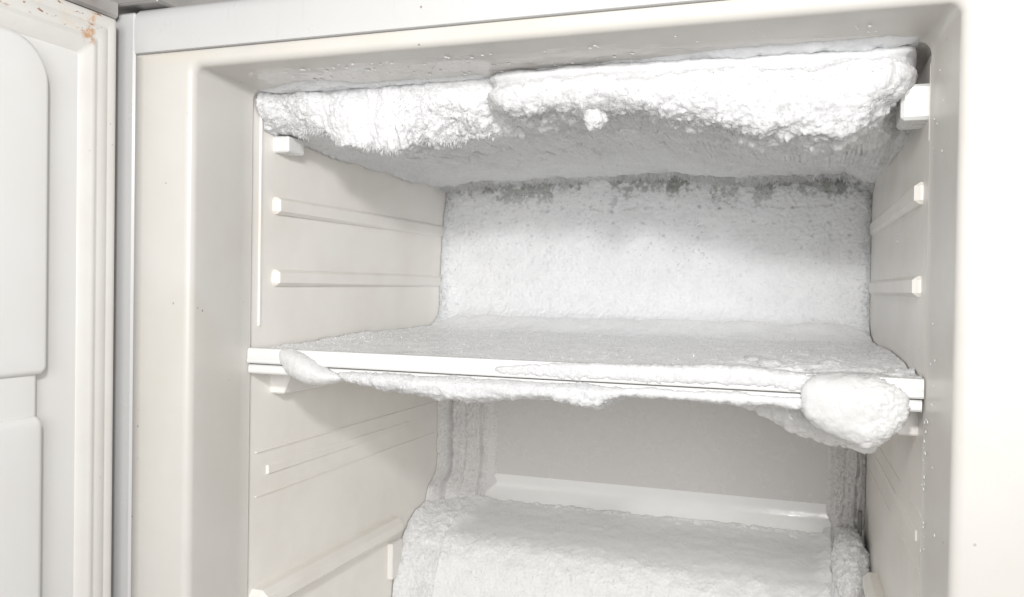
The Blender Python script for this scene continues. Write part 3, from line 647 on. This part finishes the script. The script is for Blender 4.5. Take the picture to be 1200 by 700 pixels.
# ---- frost columns beside the lower back wall
def column(name, x0, x1, thick, grooves, z0, z1, mat, seed, label, nu=170, nw=260, amp=1.0):
    x = np.linspace(x0, x1, nu); z = np.linspace(z0, z1, nw); P = np.zeros((nu, nw, 3)); P[..., 0] = x[:, None]; P[..., 2] = z[None]
    X_, Z_ = P[..., 0], P[..., 2]; P[..., 1] = 0.4555
    wob = 0.0030*fbm(P, 0.030, 4, seed, gain=.65)
    th = interp(X_, thick)+amp*(0.0022*fbm(P, 0.012, 3, seed+1)+0.0012*ridged(P, 0.004, seed+2)+0.0010*fbm(P, 0.0017, 2, seed+3))*np.clip(interp(X_, thick)/0.004, 0.45, 1)
    if x0 < .1: th += (0.030*np.exp(-X_/0.035)+0.004)*sstep(-.205, -.262, Z_+0.012*fbm(P, 0.02, 3, seed+7))**1.3*sstep(.068, .046, X_)
    for gx, gd, gw in grooves: th -= gd*np.exp(-((X_-gx-wob)/gw)**2)*(0.45+0.75*np.clip(fbm(P, 0.009, 2, seed+5, (0.3, 1, 1))+0.5, 0, 1.2))
    P[..., 1] -= th
    o = tag(fixn(link(name, P.reshape(-1, 3), grid_faces(nu, nw), mat)), label, 'frost')
    nn = np.zeros_like(P); nn[..., 1] = -1; p, q = scatter(P, nn, 5000, (interp(X_, thick) > 0.002)*1.0+1e-6); crystals('frost_crystals', p, q, 0.0008, mat, o, 0.9, 1.3)
    return o
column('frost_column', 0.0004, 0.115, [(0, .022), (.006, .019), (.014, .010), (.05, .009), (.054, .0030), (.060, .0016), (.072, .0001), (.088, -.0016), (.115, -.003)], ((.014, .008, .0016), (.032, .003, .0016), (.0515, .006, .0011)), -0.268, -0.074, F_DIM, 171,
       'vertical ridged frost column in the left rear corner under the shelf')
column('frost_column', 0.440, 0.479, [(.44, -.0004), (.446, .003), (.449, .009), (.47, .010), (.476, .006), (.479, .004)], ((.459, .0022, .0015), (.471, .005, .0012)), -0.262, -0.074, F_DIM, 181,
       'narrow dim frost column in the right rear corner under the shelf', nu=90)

# ---- frost over the rear hump
hpr = np.array([(.4480, -.2500), (.440, -.2555), (.425, -.2600), (.405, -.2635), (.385, -.2680), (.368, -.2745), (.354, -.2840), (.343, -.2985), (.336, -.318), (.332, -.345), (.330, -.38), (.3295, -.44)])
seg = np.concatenate([[0], np.cumsum(np.hypot(*np.diff(hpr, axis=0).T))])
nx, nw = 640, 300; t = np.linspace(0, seg[-1], nw)
hy = np.interp(t, seg, hpr[:, 0]); hz = np.interp(t, seg, hpr[:, 1])
k = np.hanning(21); k /= k.sum(); sm = lambda a: np.convolve(np.pad(a, 10, mode='reflect', reflect_type='odd'), k, 'valid'); hy, hz = sm(hy), sm(hz)
x = np.linspace(0.0006, 0.4778, nx); P = np.zeros((nx, nw, 3)); P[..., 0] = x[:, None]; P[..., 1] = hy[None]; P[..., 2] = hz[None]
n_ = normals(P); n_ = n_ if n_[nx//2, 20, 2] > 0 else -n_
X_, Y_, Z_ = P[..., 0], P[..., 1], P[..., 2]
sideL = sstep(.075, .035, X_+0.008*fbm(P, 0.02, 2, 190)); sideR = sstep(.425, .455, X_+0.006*fbm(P, 0.02, 2, 191)); lowf = sstep(.372, .346, Y_+0.05*(X_-.2)+0.016*fbm(P, 0.022, 4, 192, gain=.65))
rough = np.clip(sideL+sideR+lowf, 0, 1)
topfade = sstep(.449, .436, Y_)
redge = sstep(.4465, .4435, Y_+0.0035*fbm(P, .014, 4, 189, gain=.7))
d = -0.0050+0.0052*np.maximum(redge, rough)+(0.0024+0.0010*fbm(P, 0.02, 2, 193)+0.0016*billow(P, 0.035, 186))*rough+0.0045*sideL+0.0040*sideR+0.0016*np.exp(-((Y_-.4425)/.0025)**2)*np.clip(fbm(P, .004, 3, 188)*2, 0, 1)
d += rough*((0.0005+0.0009*sideL+0.0009*sideR)*fbm(P, 0.010, 3, 194)+(0.00025+0.0005*sideL)*billow(P, 0.0042, 195)+0.0008*fbm(P, 0.0016, 2, 196))+(1-rough)*0.0008*fbm(P, 0.012, 3, 197)
d -= 0.0045*np.exp(-((X_-.045-0.0015*fbm(P, .01, 2, 198))/.0013)**2)*(0.3+np.clip(fbm(P, .008, 2, 199)+.4, 0, 1))*sstep(.43, .41, Y_)
d -= 0.0050*np.exp(-((X_-.448-0.002*fbm(P, .012, 2, 200))/.0013)**2)*(0.4+np.clip(fbm(P, .008, 2, 201)+.4, 0, 1))
d += 0.0035*sstep(.016, .004, X_)*1.0
Qh = P+n_*d[..., None]
hfo = fixn(link('hump_frost', Qh.reshape(-1, 3), grid_faces(nx, nw), F_HUMP)); ba = hfo.data.attributes.new('bare', 'FLOAT', 'POINT'); ba.data.foreach_set('value', np.clip(1-rough, 0, 1).ravel().astype(np.float32))
hf = tag(hfo, 'rounded frost blanket over the raised step at the bottom rear of the compartment', 'frost')
p, q = scatter(Qh, n_, 11000, (rough**2)*np.clip(.4+1.5*fbm(P, .018, 3, 187), .05, 2)*(Z_ > -.38)*(.4+sideL+sideR)+1e-9); crystals('frost_crystals', p, q, 0.0009, F_HUMP, hf, 0.8, 1.1)
o = blob('frost_clump', (.4635, .395, -.266), (.0165, .055, .022), F_HUMP, None, 0.0032, 221, 130, 0.007)
o.rotation_euler = (0.30, 0, 0)
tag(o, 'pale snow mound in the right rear bottom corner of the compartment', 'frost')

# ---- wet film and droplets on the rim of the compartment
F_FILM = plastic('wet_film', (0.66, 0.645, 0.625), 0.14, gr=0.5, peel=0.5)
patch('wet_film', (0.006, 0.486), lambda X: 0.030-0.012*np.sin(X*7+1)+0.006*vn(np.stack([X/.03, X*0, X*0], -1), 14)+0.002*vn(np.stack([X/.008, X*0, X*0], -1), 15),
      lambda X: X*0+0.072, lambda Y: 0.15625-0.0022*(Y-0.0065)/0.0625-0.0002, 0.0010, F_FILM, fz, 73, 300, 40)
P_DROP = frost('ice_drop', (0.92, 0.92, 0.92), 0.3, 0.002, 0.10, 0.0, 900, 0.1, spec=0.8, coat=0.6)
def drops(name, pts, rad, nrm_axis):
    V = []; F = []
    for (p_, r_) in zip(pts, rad):
        b = len(V); rings = 4; seg_ = 8
        ax = Vector(nrm_axis).normalized(); t1 = ax.orthogonal().normalized(); t2 = ax.cross(t1); el = random.uniform(1.0, 1.7)
        for i in range(rings):
            a = i/rings*math.pi/2
            for k in range(seg_):
                th_ = 2*math.pi*k/seg_; v_ = Vector(p_)+(t1*math.cos(th_)*el+t2*math.sin(th_))*r_*math.cos(a)+ax*r_*0.6*math.sin(a); V.append(tuple(v_))
        V.append(tuple(Vector(p_)+ax*r_*0.6))
        for i in range(rings-1):
            for k in range(seg_): F.append([b+i*seg_+k, b+i*seg_+(k+1) % seg_, b+(i+1)*seg_+(k+1) % seg_, b+(i+1)*seg_+k])
        for k in range(seg_): F.append([b+(rings-1)*seg_+k, b+(rings-1)*seg_+(k+1) % seg_, b+rings*seg_])
    o = fixn(link(name, V, F, P_DROP, fz)); o['kind'] = 'stuff'; return o
cp = [(random.uniform(.06, .30), random.uniform(.022, .066)) for _ in range(90)]+[(random.uniform(.02, .47), random.uniform(.012, .055)) for _ in range(30)]
drops('ice_droplets', [(a, b, 0.1562-0.0022*(b/.069)-0.0009) for a, b in cp], [random.choice((.0004, .0005, .0007, .0011)) for _ in cp], (0, 0, -1))
cp = [(random.uniform(.058, .0675), random.uniform(-.16, -.075)) for _ in range(26)]+[(random.uniform(.03, .066), random.uniform(-.14, .13)) for _ in range(16)]
drops('ice_droplets', [(0.5008-0.007*(b/.069), b, c) for b, c in cp], [random.choice((.0004, .0006, .0009)) for _ in cp], (-1, 0, 0))
cp = [(random.uniform(.10, .40), random.uniform(-.22, .12)) for _ in range(40)]
drops('ice_droplets', [(xr(b)-0.0012, b, c) for b, c in cp], [random.choice((.0004, .0006, .0009)) for _ in cp], (-1, 0, 0))
